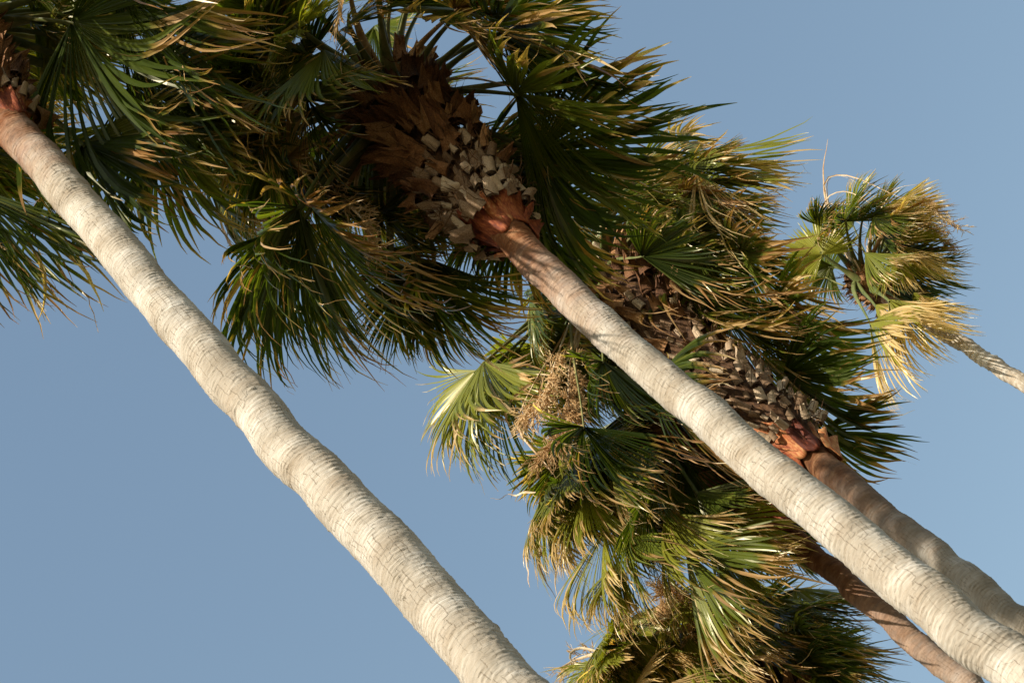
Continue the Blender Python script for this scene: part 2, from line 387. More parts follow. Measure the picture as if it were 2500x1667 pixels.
def flaps(tree, axis, z, r, rng, n=7, size=.4):
    rng = np.random.default_rng(int(abs(z) * 1000)); n = max(5, n)
    """torn red sheaths round the foot of the leaf bases"""
    loc = tree_loc(tree)
    for i in range(n):
        phi = i / n * 2 * np.pi + rng.normal(0, .25); m, k = 17, 9; wdt = rng.uniform(.9, 1.5); ln = size * rng.uniform(.45, 1.0); z_ = z + rng.uniform(-.16, .1)
        u = np.linspace(-1, 1, m)[None, :]; v = np.linspace(0, 1, k)[:, None]
        tear = .2 * vnoise(rng, m, 4) + .06 * vnoise(rng, m, 14)[None, :]
        ang = phi + u * wdt * (1 - .35 * v ** 2) * .75
        rad = r * (.93 + v * .42 + .35 * v ** 3 * rng.uniform(.0, 1.0)) + .04 * np.sin(u * 7 + phi) * v + .03 * vnoise(rng, m, 5)[None] * v + .014 * vnoise(rng, m, 14)[None] * (.3 + v)
        zz = z_ - .10 + ln * (v + tear * v * v) - .10 * (1 - v) * np.cos(u * 2.2)
        c = axis(z)
        V = np.stack([c[0] + np.cos(ang) * rad, c[1] + np.sin(ang) * rad, np.broadcast_to(zz, ang.shape)], -1).reshape(-1, 3) - loc
        o = mesh_obj('bark_sheath', V, grid_faces(k, m), M_RED, tree)
        md = o.modifiers.new('thick', 'SOLIDIFY'); md.thickness = .012

def flower(tree, P, rng, tuft=1.0, n=70, wid=.012, mat=None, length=.26):
    """an arching flower stalk along P with a bushy tuft of branchlets over its outer part"""
    loc = tree_loc(tree); P = np.asarray(P, float); t = np.linspace(0, 1, len(P))
    parts = [tube(P - loc, wid * (1.3 - t), None, 6)]; o = mesh_obj('flower_stalk', *parts[0], mat or M_STRAP, tree)
    if n:
        q = []; n = int(n * .6)
        T, S, N = frames(P)
        for i in range(n):
            f = rng.uniform(.35, 1.0); k = f * (len(P) - 1); i0 = min(int(k), len(P) - 2); p = P[i0] + (P[i0 + 1] - P[i0]) * (k - i0) - loc
            d = nrm(T[i0] * rng.uniform(.4, 1.1) + rng.normal(0, .4, 3) + DOWN * .35 + WIND * .2); l = length * rng.uniform(.4, 1.1) * tuft
            e = p + d * l + DOWN * l * .25; mdp = p + d * l * .5 + rng.normal(0, .02, 3)
            q.append(tube(np.stack([p, mdp, e]), [.006, .005, .003], None, 4))
            for _ in range(9):
                g = rng.uniform(.25, 1); b = p + (e - p) * g; ee = b + nrm(d + rng.normal(0, .45, 3)) * l * rng.uniform(.2, .5)
                sd = nrm(np.cross(ee - b, rng.normal(size=3))) * .006
                q.append((np.stack([b - sd, b + sd, ee + sd * .5, ee - sd * .5]), np.array([[0, 1, 2, 3]])))
        V, F = join(q); ft = mesh_obj('flower_tuft', V, F, M_FLOWER, o, False); ft['kind'] = 'stuff'
    return o

def strap(tree, P, rng, w=.03, mat=None):
    """a dry spathe or split stalk: a curled ribbon"""
    loc = tree_loc(tree); P = np.asarray(P, float) - loc; t = np.linspace(0, 1, len(P))
    P = P + np.stack([vnoise(rng, len(P), 5) for _ in range(3)], 1) * .025 * np.minimum(1, t * 3)[:, None]; T, S, N = frames(P)
    a = rng.uniform(0, 6) + t * rng.normal(0, 2.5); X = S * np.cos(a)[:, None] + N * np.sin(a)[:, None]; Z = np.cross(T, X)
    ww = w * np.clip(1.15 - t ** 2, .12, 1) * np.minimum(1, .4 + t * 4)
    V = np.stack([P - X * ww[:, None], P + Z * ww[:, None] * .5, P + X * ww[:, None]], 1).reshape(-1, 3)
    return mesh_obj('dry_spathe', V, grid_faces(len(P), 3), mat or M_STRAP, tree)

def trunk(tree, pts, z_top, z_vis, mat, rng, around=72, ring=.036, wobk=1.0, amp=.0019, bulge=.045, step=.0065, stepn=.6):
    """tapering ringed bark column through pts [(x,y,z,r)...] (sorted upwards)"""
    loc = tree_loc(tree); pts = np.array(pts); zk = pts[:, 2]
    z = np.concatenate([np.linspace(-.15, max(z_vis, .2), 60)[:-1], np.arange(max(z_vis, .2), z_top, step)])
    def smooth(col):
        y = np.interp(z, zk, pts[:, col]); 
        if zk[0] > 0:
            s = (pts[1, col] - pts[0, col]) / (zk[1] - zk[0]); y = np.where(z < zk[0], pts[0, col] + s * (z - zk[0]) * (1 if col < 2 else .55), y)
        return y
    cx, cy, r = smooth(0), smooth(1), smooth(3)
    r = r * (1 + .55 * np.exp(-np.clip(z, 0, None) / .5))
    wx, wy = vnoise(rng, len(z), 22) * .012, vnoise(rng, len(z), 22) * .012
    a = np.arange(around) / around * 2 * np.pi
    # large swellings with a sharper lower lip, wavy round the stem
    ph = np.cumsum(np.gradient(z) / np.interp(z, np.linspace(0, z_top, 40), rng.uniform(.42, .95, 40) * stepn / .6))
    hw = (rng.normal(0, .10, 1) + .10 * np.sin(a + rng.uniform(0, 6)) + .05 * np.sin(2 * a + rng.uniform(0, 6)))[None, :]
    fr = (ph[:, None] + hw) % 1.0
    saw = np.where(fr < .12, fr / .12, 1 - (fr - .12) / .88) - .5
    idx = np.floor(ph[:, None] + hw).astype(int); ha = rng.uniform(.35, 1.3, idx.max() + 3)[idx]
    # fine rings
    wob = wobk * .35 * np.sin(a * 2 + 1)[None] * np.sin(z * 2.1)[:, None] + wobk * .3 * np.sin(a * 3 + 4)[None] * np.sin(z * 3.7 + 2)[:, None]
    low = np.stack([vnoise(rng, len(z), int(len(z) * step / .25) + 8) for _ in range(9)], 1)
    la = np.concatenate([low[:, :8], low[:, :1]], 1); ai = a / (2 * np.pi) * 8; i0 = ai.astype(int); f = (ai - i0)
    lown = la[:, i0] * (1 - f) + la[:, i0 + 1] * f
    rp = np.cumsum(np.gradient(z) / (ring * np.interp(z, np.linspace(0, z_top, 90), rng.uniform(.7, 1.5, 90))))
    rf = (rp[:, None] + wob + .35 * wobk * lown)
    rid = np.floor(rf).astype(int); rr_ = rf - rid; ra = rng.uniform(.3, 1.4, rid.max() - rid.min() + 2)[rid - rid.min()]
    ringv = np.minimum(rr_ / .3, (1 - rr_) / .7)
    fine = np.stack([np.convolve(rng.normal(size=len(z)), np.ones(3) / 3, 'same') for _ in range(around)], 1)
    bre = np.stack([vnoise(rng, len(z), int(len(z) * step / .07) + 8) for _ in range(25)], 1); bre[:, 24] = bre[:, 0]; bi = a / (2 * np.pi) * 24; b0 = bi.astype(int); bf = bi - b0
    bre = bre[:, b0] * (1 - bf) + bre[:, b0 + 1] * bf
    rad = r[:, None] * (1 + bulge * saw * ha) + amp * ra * (ringv - .5) * 2 * np.clip(.9 + .8 * bre, 0, 3) + .0022 * fine + .0022 * np.clip(bre, 0, 3) + .004 * lown
    V = np.stack([(cx + wx)[:, None] + np.cos(a)[None] * rad, (cy + wy)[:, None] + np.sin(a)[None] * rad, np.broadcast_to(z[:, None], rad.shape)], -1).reshape(-1, 3) - loc
    rm = float(np.mean(r))
    # arc coordinate folded so the bark has no seam
    uv = np.stack([np.broadcast_to(np.abs(a - np.pi)[None] * rm, rad.shape), np.broadcast_to(z[:, None], rad.shape), np.clip(ringv * ra + .25 * bre, 0, 1) * np.clip(fr / .2, .35, 1)], -1).reshape(-1, 3)
    return mesh_obj('trunk', V, grid_faces(len(z), around, True), mat, tree, True, uv=uv)

def crown_core(tree, axis, z0, z1, r0, r1, rng):
    loc = tree_loc(tree); n, m = 40, 28; z = np.linspace(z0, z1, n); t = (z - z0) / (z1 - z0); a = np.arange(m) / m * 2 * np.pi
    r = (r0 + (r1 - r0) * t) * np.minimum(1, .5 + t * 5) * np.sqrt(np.clip(1.02 - t ** 6, 0, 1))
    c = np.stack([axis(q) for q in z]); rad = r[:, None] * (1 + rng.normal(0, .05, (n, m)))
    V = np.stack([c[:, :1] + np.cos(a)[None] * rad, c[:, 1:2] + np.sin(a)[None] * rad, np.broadcast_to(z[:, None], rad.shape)], -1).reshape(-1, 3) - loc
    return mesh_obj('crown_core', V, grid_faces(n, m, True), M_CORE, tree, False)

def fibres(tree, axis, z0, z1, r0, r1, rng, n=500, l=.16):
    """loose brown fibre between the leaf bases"""
    loc = tree_loc(tree); q = []
    for i in range(n):
        f = rng.random(); z = z0 + (z1 - z0) * f; phi = rng.uniform(0, 6.283); r = (r0 + (r1 - r0) * f) * rng.uniform(.9, 1.25)
        rad = np.array([math.cos(phi), math.sin(phi), 0]); p = axis(z) + rad * r - loc
        d = nrm(rad * .8 + np.array([0, 0, .7]) + rng.normal(0, .6, 3)); e = p + d * l * rng.uniform(.5, 1.5); mdp = (p + e) / 2 + rng.normal(0, .02, 3)
        sd = nrm(np.cross(d, rng.normal(size=3))) * rng.uniform(.002, .006)
        q.append((np.stack([p - sd, p + sd, mdp + sd, mdp - sd, e + sd * .3, e - sd * .3]), np.array([[0, 1, 2, 3], [3, 2, 4, 5]])))
    V, F = join(q); o = mesh_obj('fibre_tufts', V, F, M_CORE, tree, False); o['kind'] = 'stuff'; return o

class Palm:
    def __init__(s, label, Y, axis_px, seed, group='tall fan palms in a row'):
        s.rng = np.random.default_rng(seed); s.Y = Y
        pts = []
        for px, py, wpx in axis_px:
            p = at(px, py, Y); pts.append((*p, wpx / 2 * depth(p) / FPX))
        s.pts = sorted(pts, key=lambda q: q[2]); s.P = np.array(s.pts)
        lo, up = s.P[0], s.P[1]; k = (lo[0] - up[0]) / (lo[2] - up[2])
        base = np.array([lo[0] - k * lo[2], Y, 0.0])
        o = bpy.data.objects.new('palm_tree', None); COL.objects.link(o); o.location = base; o.empty_display_size = .5
        o['label'] = label; o['category'] = 'palm tree'; o['group'] = group
        s.o = o; s.loc = base
    def axis(s, z):
        P = s.P
        if z > P[-1, 2]:
            a, b = P[-2], P[-1]; k = (z - b[2]) / (b[2] - a[2]) if b[2] > a[2] else 0; v = b + (b - a) * k; return np.array([v[0], v[1], z])
        return np.array([np.interp(z, P[:, 2], P[:, 0]), np.interp(z, P[:, 2], P[:, 1]), z])
    def z_of(s, px, py): return at(px, py, s.Y)[2]
    def frond_px(s, h, t, hy=0.0, ty=None, root=None, **kw):
        """frond whose hub and tip stand at the given photograph pixels, hy / ty metres beyond the stem"""
        ty = hy * 1.25 if ty is None else ty; BASE[0] = s.loc
        H = at(*h, s.Y + hy); T = at(*t, s.Y + ty)
        rt = s.axis(s.zh - s.rng.uniform(.0, .6)) if root is None else root
        rad = nrm(np.array([H[0] - rt[0], H[1] - rt[1], 0])); rt = rt + rad * .16
        return frond(s.o, H - s.loc, T - s.loc, rt - s.loc, s.rng, **kw)
    def frond_az(s, az, el, pl, L, drop, root_dz=0.0, **kw):
        """frond by azimuth (deg, clockwise from the heading), stalk elevation, stalk length, blade length and blade drop below the stalk"""
        a = math.radians(az); rad = np.array([math.sin(a), math.cos(a), 0]); e = math.radians(el); e2 = math.radians(el - drop)
        rt = s.axis(s.zh + root_dz) + rad * .14
        H = rt + pl * (rad * math.cos(e) + np.array([0, 0, math.sin(e)]))
        T = H + L * nrm(rad * math.cos(e2) + np.array([0, 0, math.sin(e2)]) + WIND * .18)
        return frond(s.o, H - s.loc, T - s.loc, rt - s.loc, s.rng, **kw)

    def to_px(s, p):
        c = R.T @ (np.asarray(p) - CAM); return IMW / 2 + c[0] / -c[2] * FPX, IMH / 2 - c[1] / -c[2] * FPX
    def fill(s, poly, count, els=(-25, 65), Ls=(.8, 1.18), pls=(.75, 1.3), keep_clear=True, holes=(), dead_p=.08, **kw):
        """more fronds round the crown, kept out of the open sky and off the visible stem"""
        poly = np.array(poly) * D2; got = 0
        b0 = np.array(s.to_px(s.axis(s.zc - 3))); b1 = np.array(s.to_px(s.axis(s.zh - .7)))
        rb = (.6 if keep_clear else .2) * FPX / depth(s.axis(s.zc))
        for _ in range(4000):
            if got >= count: break
            az = s.rng.uniform(0, 360); el = s.rng.uniform(*els); pl = s.rng.uniform(*pls); L = s.rng.uniform(*Ls); drop = s.rng.uniform(35, 95)
            a = math.radians(az); rad = np.array([math.sin(a), math.cos(a), 0]); e = math.radians(el); e2 = math.radians(max(el - drop, -85)); dz = -s.rng.uniform(0, .5) * (el < 20)
            rt = s.axis(s.zh + dz) + rad * .14; H = rt + pl * (rad * math.cos(e) + np.array([0, 0, math.sin(e)]))
            T = H + L * nrm(rad * math.cos(e2) + np.array([0, 0, math.sin(e2)]) + WIND * .18)
            q = [np.array(s.to_px(p)) for p in (H, H * .5 + T * .5, T, H * .75 + T * .25, H * .25 + T * .75)]
            if not (inside(q[0], poly) and inside(q[2], poly)): continue
            if any(np.hypot(x[0] / D2 - hx, x[1] / D2 - hy) < hr for x in q for hx, hy, hr in holes): continue
            if T[1] < s.Y + .35 and any(seg_dist(x, b0, b1) < rb for x in q): continue
            frond(s.o, H - s.loc, T - s.loc, rt - s.loc, s.rng, dead=bool(s.rng.random() < dead_p), **{**dict(tone=float(np.clip(s.rng.normal(.58, .28), 0, 1)), dry=s.rng.uniform(.68, .95), spread=s.rng.uniform(45, 90), face=float(s.rng.choice([0, 0, .35, -.4]))), **kw}); got += 1
    def stalk_px(s, pts, tufts=70, root=True, **kw):
        """flower stalk through photograph pixels (px, py, metres beyond the stem)"""
        P = [s.axis(s.zh - .1)] if root else []
        P += [at(x * D2, y * D2, s.Y + o) for x, y, o in pts]
        return flower(s.o, spline(P, 16), s.rng, n=tufts, **kw)
    def strap_px(s, pts, root=False, **kw):
        P = [s.axis(s.zh - .1)] if root else []
        P += [at(x * D2, y * D2, s.Y + o) for x, y, o in pts]
        return strap(s.o, spline(P, 16), s.rng, **kw)

def inside(p, poly):
    x, y = p; x0, y0 = poly[:, 0], poly[:, 1]; x1, y1 = np.roll(x0, -1), np.roll(y0, -1)
    c = ((y0 > y) != (y1 > y)) & (x < (x1 - x0) * (y - y0) / (y1 - y0 + 1e-9) + x0); return c.sum() % 2 == 1
def seg_dist(p, a, b):
    t = np.clip((p - a) @ (b - a) / ((b - a) @ (b - a)), 0, 1); return np.linalg.norm(p - a - t * (b - a))
def spline(P, n):
    P = np.array(P); Q = np.vstack([2 * P[0] - P[1], P, 2 * P[-1] - P[-2]]); m = len(P) - 1; out = []
    for u in np.linspace(0, m, n):
        i = min(int(u), m - 1); t = u - i; a, b, c, d = Q[i:i + 4]
        out.append(.5 * (2 * b + (c - a) * t + (2 * a - 5 * b + 4 * c - d) * t * t + (3 * b - 3 * c + d - a) * t ** 3))
    return np.array(out)
# ------------------------------------------------------------------ the palms
D2 = 2500 / 2352.0
def px(*v): return tuple(x * D2 for x in v)

# --- pale leaning trunk on the left
A = Palm('thick pale palm trunk crossing the left half, crown cut off at upper left corner', 8.3,
         [(10, 282, 94), (114, 406, 98), (283, 607, 102), (612, 993, 124), (940, 1336, 142), (1085, 1498, 147), (1238, 1667, 152)], 11)
A.zc = A.z_of(40, 240); A.zh = A.zc + 2.3
trunk(A.o, A.pts, A.zc + .3, A.P[0][2] - 1.0, trunk_material('bark_a', A.zc - 1.7, A.zc - .3), A.rng)
crown_core(A.o, A.axis, A.zc, A.zh + .2, .20, .26, A.rng)
boots(A.o, A.axis, A.zc + .02, A.zh - .2, .26, .30, A.rng, .2, .1, 170)
flaps(A.o, A.axis, A.zc, .16, A.rng, 6, .35)
fibres(A.o, A.axis, A.zc, A.zh, .26, .34, A.rng, 500)
A.frond_px(px(165, 50), px(520, 215), .35, .5, spread=66, face=-.8, tone=.3, dry=.85)
A.frond_px(px(-60, 430), px(40, 735), .4, .4, spread=46, tone=.35, face=-.5, wind=.05)
A.frond_px(px(-120, 420), px(-10, 745), .1, .1, spread=46, tone=.3, face=-.5, wind=.05)
A.frond_px(px(190, 330), px(380, 520), .8, 1.1, spread=70, tone=.1)
A.frond_px(px(110, 75), px(230, 180), .7, 1.0, spread=62, tone=.9)
A.frond_px(px(300, 190), px(520, 330), 1.2, 1.5, spread=70, tone=.2)
A.frond_px(px(370, 270), px(450, 540), 1.6, 1.8, spread=74, tone=.7)
A.frond_px(px(-60, 300), px(20, 560), .9, 1.0, spread=66, tone=.2)
A.frond_px(px(260, -40), px(560, 100), .2, .2, spread=74, tone=.2)
A.frond_px(px(330, 20), px(620, 160), 1.0, 1.1, spread=74, tone=.5)

for az in (230, 268, 300):  # fronds out of view, added on the sun side to shade the upper trunk
    A.frond_az(az, 5 + A.rng.uniform(-15, 20), 1.05, 1.35, 60)
A.fill([(-300, -300), (600, -300), (640, 150), (560, 350), (560, 600), (430, 600), (330, 480), (170, 240), (150, 640), (60, 740), (-300, 740)], 30)
A.fill([(-300, -300), (600, -300), (640, 150), (560, 350), (560, 600), (430, 600), (330, 480), (170, 240), (150, 640), (60, 740), (-300, 740)], 14, Ls=(.55, .85), pls=(.7, 1.5), dead_p=.1)

# --- centre palm
B = Palm('centre palm with full crown, mixed pale and brown leaf bases above a red collar', 11.2,
         [(1250, 575, 84), (1305, 638, 87), (1440, 768, 90), (1576, 889, 93), (1880, 1150, 110), (2184, 1404, 128), (2500, 1640, 140)], 23)
B.zc = B.z_of(1245, 568); B.zh = B.z_of(880, 290)
trunk(B.o, B.pts, B.zc + .3, B.P[0][2] - 1.0, trunk_material('bark_b', B.zc - 2.0, B.zc - .2), B.rng)
crown_core(B.o, B.axis, B.zc + .1, B.zh + .15, .26, .30, B.rng)
boots(B.o, B.axis, B.zc + .15, B.zh - .1, .33, .40, B.rng, .2, .50, 298)
flaps(B.o, B.axis, B.zc + .02, .17, B.rng, 7, .42)
fibres(B.o, B.axis, B.zc + .1, B.zh, .32, .38, B.rng, 900)
B.frond_px(px(685, 475), px(625, 850), -1.1, -1.4, spread=42, tone=.3, dry=.82, face=-.6, wind=.15)
B.frond_px(px(700, 500), px(690, 830), -.9, -1.0, spread=38, tone=.1, face=-.6, wind=.15, dry=.85)
B.frond_px(px(650, 530), px(570, 800), -.8, -.9, spread=40, tone=.15, face=-.6, wind=.1, dry=.85)
B.frond_px(px(960, 620), px(900, 830), .9, 1.0, spread=45, tone=.1, face=-.8, wind=.15, dry=.85)
B.frond_px(px(1000, 600), px(1000, 850), 1.0, 1.2, spread=66, tone=.15, dry=.85, face=-1)
B.frond_px(px(1195, 480), px(1400, 640), 1.3, 1.6, spread=74, tone=.15, dry=.88, face=-1)
B.frond_px(px(1235, 350), px(1600, 430), .7, .8, spread=74, tone=.15, dry=.85, face=-1)
B.frond_px(px(1185, 215), px(1480, 300), .2, .2, spread=78, tone=.6)
B.frond_px(px(1150, 70), px(1540, 190), .3, .3, spread=78, tone=.3)
B.frond_px(px(1060, 20), px(1300, 120), -.2, -.3, spread=74, tone=.6, dry=.7)
B.frond_px(px(745, 115), px(650, 270), -1.1, -1.5, spread=78, tone=.6, dry=.75, face=.4)
B.frond_px(px(455, 215), px(560, 500), -.5, -.6, spread=70, tone=.6, face=.3)
B.frond_px(px(720, 480), px(850, 640), -.6, -.8, spread=62, tone=.4, dry=.6, face=-.4)
B.frond_px(px(600, 330), px(600, 520), .9, 1.2, spread=74, tone=.4)
B.frond_px(px(640, 580), px(560, 770), -.2, -.2, spread=45, tone=.05)
B.frond_px(px(860, 60), px(930, 190), .8, 1.0, spread=60, tone=.6, dry=.7)
B.frond_px(px(960, 640), px(1130, 820), .6, .7, spread=55, tone=.2, dry=.7)

B.fill([(330, 100), (560, -200), (1470, -200), (1580, 180), (1540, 330), (1500, 500), (1450, 650), (1180, 650), (1230, 840), (1150, 900), (850, 860), (800, 720), (700, 880), (520, 800), (480, 680), (620, 560), (420, 560), (330, 300)], 40, holes=[(1100, 200, 105)])
B.fill([(330, 100), (560, -200), (1470, -200), (1580, 180), (1540, 330), (1500, 500), (1450, 650), (1180, 650), (1230, 840), (1150, 900), (850, 860), (800, 720), (700, 880), (520, 800), (480, 680), (620, 560), (420, 560), (330, 300)], 22, Ls=(.55, .85), pls=(.7, 1.5), dead_p=.1, holes=[(1100, 200, 105)])
for az, el in ((190, 35), (212, 22), (232, 40), (250, 15), (205, 55), (225, 62)):  # sunward fronds added to cast shade on the leaf bases
    B.frond_az(az, el, 1.0, 1.05, 45, tone=.5, dry=.7, spread=75)
B.stalk_px([(700, 90, .4), (640, 40, .5), (610, 60, .5)], 110)
B.stalk_px([(760, 400, -.2), (830, 500, -.3), (850, 580, -.3)], 80)
B.stalk_px([(1060, 180, .3), (1200, 205, .3)], 0, wid=.016)

# --- palm behind the centre trunk
C = Palm('second palm, behind the centre trunk, with long pale leaf bases and a red torn collar', 16.8,
         [(1985, 1112, 70), (2090, 1205, 73), (2187, 1283, 75), (2345, 1405, 78), (2500, 1524, 82)], 37)
C.zc = C.z_of(1985, 1110); C.zh = C.z_of(1430, 640)
trunk(C.o, C.pts, C.zc + .3, C.P[0][2] - .5, trunk_material('bark_c', C.zc - 2.2, C.zc - .1, .68), C.rng, around=56, step=.009)  # bark tinted down to paint this trunk as shaded
crown_core(C.o, C.axis, C.zc + .1, C.zh + .15, .28, .32, C.rng)
boots(C.o, C.axis, C.zc + .25, C.zh - .1, .36, .38, C.rng, .2, .70, 298)
flaps(C.o, C.axis, C.zc + .05, .19, C.rng, 6, .5)
fibres(C.o, C.axis, C.zc + .1, C.zh, .32, .38, C.rng, 900)
C.frond_px(px(1555, 365), px(1790, 440), .3, .3, spread=74, tone=.85, dry=.7, face=.5)
C.frond_px(px(1600, 395), px(1780, 520), -.1, -.1, spread=26, dead=True, n=26, stiff=.3, tone=.9)
C.frond_px(px(1570, 345), px(1770, 390), .5, .5, spread=70, tone=.8, dry=.6)
C.frond_px(px(1600, 420), px(1790, 450), .6, .6, spread=60, tone=.5, dry=.6)
C.frond_px(px(1480, 440), px(1640, 470), .9, 1.0, spread=70, tone=.3, dry=.7)
C.frond_px(px(1475, 590), px(1650, 530), -.6, -.8, spread=66, tone=.1, dry=.88, face=-.8)
C.frond_px(px(1560, 640), px(1890, 760), .35, .45, spread=66, tone=.45, dry=.62, face=.3)
C.frond_px(px(1650, 700), px(1970, 850), .8, .9, spread=66, tone=.7, dry=.65, face=.3)
C.frond_px(px(1800, 860), px(2060, 960), .9, 1.0, spread=74, tone=.2, dry=.8)
C.frond_px(px(1880, 990), px(2050, 1130), 1.2, 1.3, spread=66, tone=.4, dry=.75)
C.frond_px(px(1385, 830), px(1420, 1000), -.9, -1.1, spread=58, tone=.2, dry=.85, face=-.8)
C.frond_px(px(1110, 830), px(1070, 1070), -.5, -.6, spread=78, tone=.8, face=.3)
C.frond_px(px(1340, 980), px(1430, 1150), -1.0, -1.2, spread=66, tone=.1, face=-.7)
C.frond_px(px(1500, 880), px(1690, 1090), -.2, -.2, spread=66, tone=.3, dry=.5)
C.frond_px(px(1220, 790), px(1250, 960), .6, .8, spread=74, tone=.8)
C.frond_px(px(1300, 700), px(1380, 830), .9, 1.1, spread=74, tone=.7)
C.frond_px(px(1480, 470), px(1620, 570), .8, 1.0, spread=74, tone=.5, dry=.7)

C.fill([(1250, 640), (1500, 330), (1780, 320), (1800, 500), (1980, 780), (2060, 960), (2050, 1130), (1900, 1000), (1700, 1000), (1480, 1150), (1290, 1130), (1230, 960), (1090, 1080), (970, 1000), (1000, 850)], 34)
C.fill([(1250, 640), (1500, 330), (1780, 320), (1800, 500), (1980, 780), (2060, 960), (2050, 1130), (1900, 1000), (1700, 1000), (1480, 1150), (1290, 1130), (1230, 960), (1090, 1080), (970, 1000), (1000, 850)], 18, Ls=(.55, .85), pls=(.7, 1.5), dead_p=.1)
C.stalk_px([(1290, 790, -.6), (1250, 900, -.9), (1195, 960, -.9)], 170)
C.stalk_px([(1310, 830, -.6), (1300, 980, -.8), (1225, 1060, -.8)], 170)
C.stalk_px([(1320, 830, -.5), (1300, 930, -.6), (1270, 1010, -.6)], 120)
for q in ([(1290, 780, -.5), (1190, 950, -.7), (1270, 1080, -.7)], [(1300, 790, -.4), (1170, 940, -.6), (1230, 1030, -.6)], [(1320, 800, -.4), (1210, 960, -.6), (1330, 1110, -.6)]):
    C.strap_px(q, root=True, w=.022)
C.frond_px(px(1095, 850), px(1000, 1030), -.4, -.5, spread=75, tone=.95, face=.4)
C.frond_px(px(1130, 840), px(1120, 1085), -.2, -.2, spread=75, tone=.6, face=.2)
C.frond_px(px(1190, 800), px(1180, 980), .3, .3, spread=75, tone=.7)
C.frond_px(px(1700, 590), px(1910, 710), .6, .6, spread=70, tone=.5, dry=.6)
C.frond_px(px(1760, 720), px(1985, 830), 1.0, 1.0, spread=70, tone=.6, dry=.65)
C.frond_px(px(1680, 540), px(1850, 650), .9, .9, spread=75, tone=.4, dry=.7)

# --- palm below, trunk in shade behind the centre trunk
Dp = Palm('third palm, dark shaded trunk emerging below the centre trunk at lower right', 18.6,
          [(1913, 1290, 54), (2020, 1384, 57), (2144, 1488, 60), (2360, 1667, 64)], 41)
Dp.zc = Dp.z_of(1905, 1282); Dp.zh = Dp.z_of(1560, 1010)
trunk(Dp.o, Dp.pts, Dp.zc + .3, Dp.P[0][2] - .5, trunk_material('bark_d', Dp.zc - 5.5, Dp.zc - .5, .85), Dp.rng, around=56, step=.009)  # shade painted in: bark tinted down and red-brown far down the stem
crown_core(Dp.o, Dp.axis, Dp.zc + .1, Dp.zh + .15, .26, .32, Dp.rng)
boots(Dp.o, Dp.axis, Dp.zc + .1, Dp.zh - .1, .32, .36, Dp.rng, .2, .0, 200)
flaps(Dp.o, Dp.axis, Dp.zc + .05, .17, Dp.rng, 5, .4)
fibres(Dp.o, Dp.axis, Dp.zc + .1, Dp.zh, .32, .38, Dp.rng, 900)
Dp.frond_px(px(1265, 1110), px(1235, 1300), -.6, -.8, spread=60, tone=.75, face=.2)
Dp.frond_px(px(1290, 1130), px(1330, 1290), -.3, -.4, spread=66, tone=.8, face=.4, dry=.6)
Dp.frond_px(px(1505, 1105), px(1560, 1250), -1.0, -1.2, spread=62, tone=.5, face=-.6)
Dp.frond_px(px(1390, 1220), px(1400, 1430), -.9, -1.1, spread=52, tone=.9, face=.3, dry=.65, open_=1.5)
Dp.frond_px(px(1575, 1265), px(1770, 1430), -1.1, -1.2, spread=58, tone=.6, face=.3, dry=.68, open_=1.5)
Dp.frond_px(px(1640, 1200), px(1790, 1330), -.6, -.7, spread=62, tone=.95, face=.6, dry=.65)
Dp.frond_px(px(1780, 1200), px(1860, 1330), .9, .9, spread=55, tone=.1)
Dp.frond_px(px(1560, 1040), px(1720, 1190), -.5, -.7, spread=62, tone=.3, face=-.7)
Dp.frond_px(px(1620, 1200), px(1760, 1330), .2, .2, spread=70, tone=.9)
Dp.frond_px(px(1420, 1180), px(1480, 1300), .6, .7, spread=70, tone=.6)

Dp.fill([(1200, 1120), (1300, 1000), (1560, 1000), (1700, 1150), (1780, 1440), (1600, 1480), (1350, 1450), (1210, 1260)], 34)
Dp.fill([(1200, 1120), (1300, 1000), (1560, 1000), (1700, 1150), (1780, 1440), (1600, 1480), (1350, 1450), (1210, 1260)], 18, els=(-40, 30), Ls=(.6, .9), pls=(.9, 1.7), tone=.85, face=.4, keep_clear=False)
for h, t, hy, sp, to, fa, dr in (((1345, 1130), (1300, 1300), -.9, 55, .9, .3, .55), ((1440, 1240), (1500, 1400), -1.0, 50, .7, .1, .6), ((1530, 1180), (1610, 1330), -1.1, 50, .95, .4, .62),
        ((1650, 1270), (1775, 1400), -.7, 45, .8, .3, .55), ((1300, 1090), (1240, 1220), -1.0, 60, .8, .2, .6), ((1480, 1150), (1450, 1300), -1.1, 50, .4, -.3, .7), ((1420, 1290), (1360, 1430), -.9, 45, .95, .4, .6),
        ((1600, 1130), (1720, 1230), -.9, 50, .5, .0, .6), ((1330, 1060), (1420, 1200), -.9, 55, .25, -.5, .75), ((1240, 1150), (1215, 1270), -.8, 45, .95, .2, .5)):
    Dp.frond_px(px(*h), px(*t), hy, hy * 1.2, spread=sp, tone=to * .9, face=fa, dry=dr + .13)
Dp.strap_px([(1240, 1240, -.5), (1245, 1310, -.5), (1292, 1412, -.5)], w=.018)
Dp.strap_px([(1220, 1240, -.5), (1214, 1310, -.5), (1222, 1350, -.5)], w=.012)
Dp.strap_px([(1265, 1240, -.5), (1270, 1300, -.5), (1280, 1370, -.5)], w=.012)
Dp.strap_px([(1230, 1130, -.5), (1175, 1138, -.5), (1118, 1146, -.5)], w=.014)

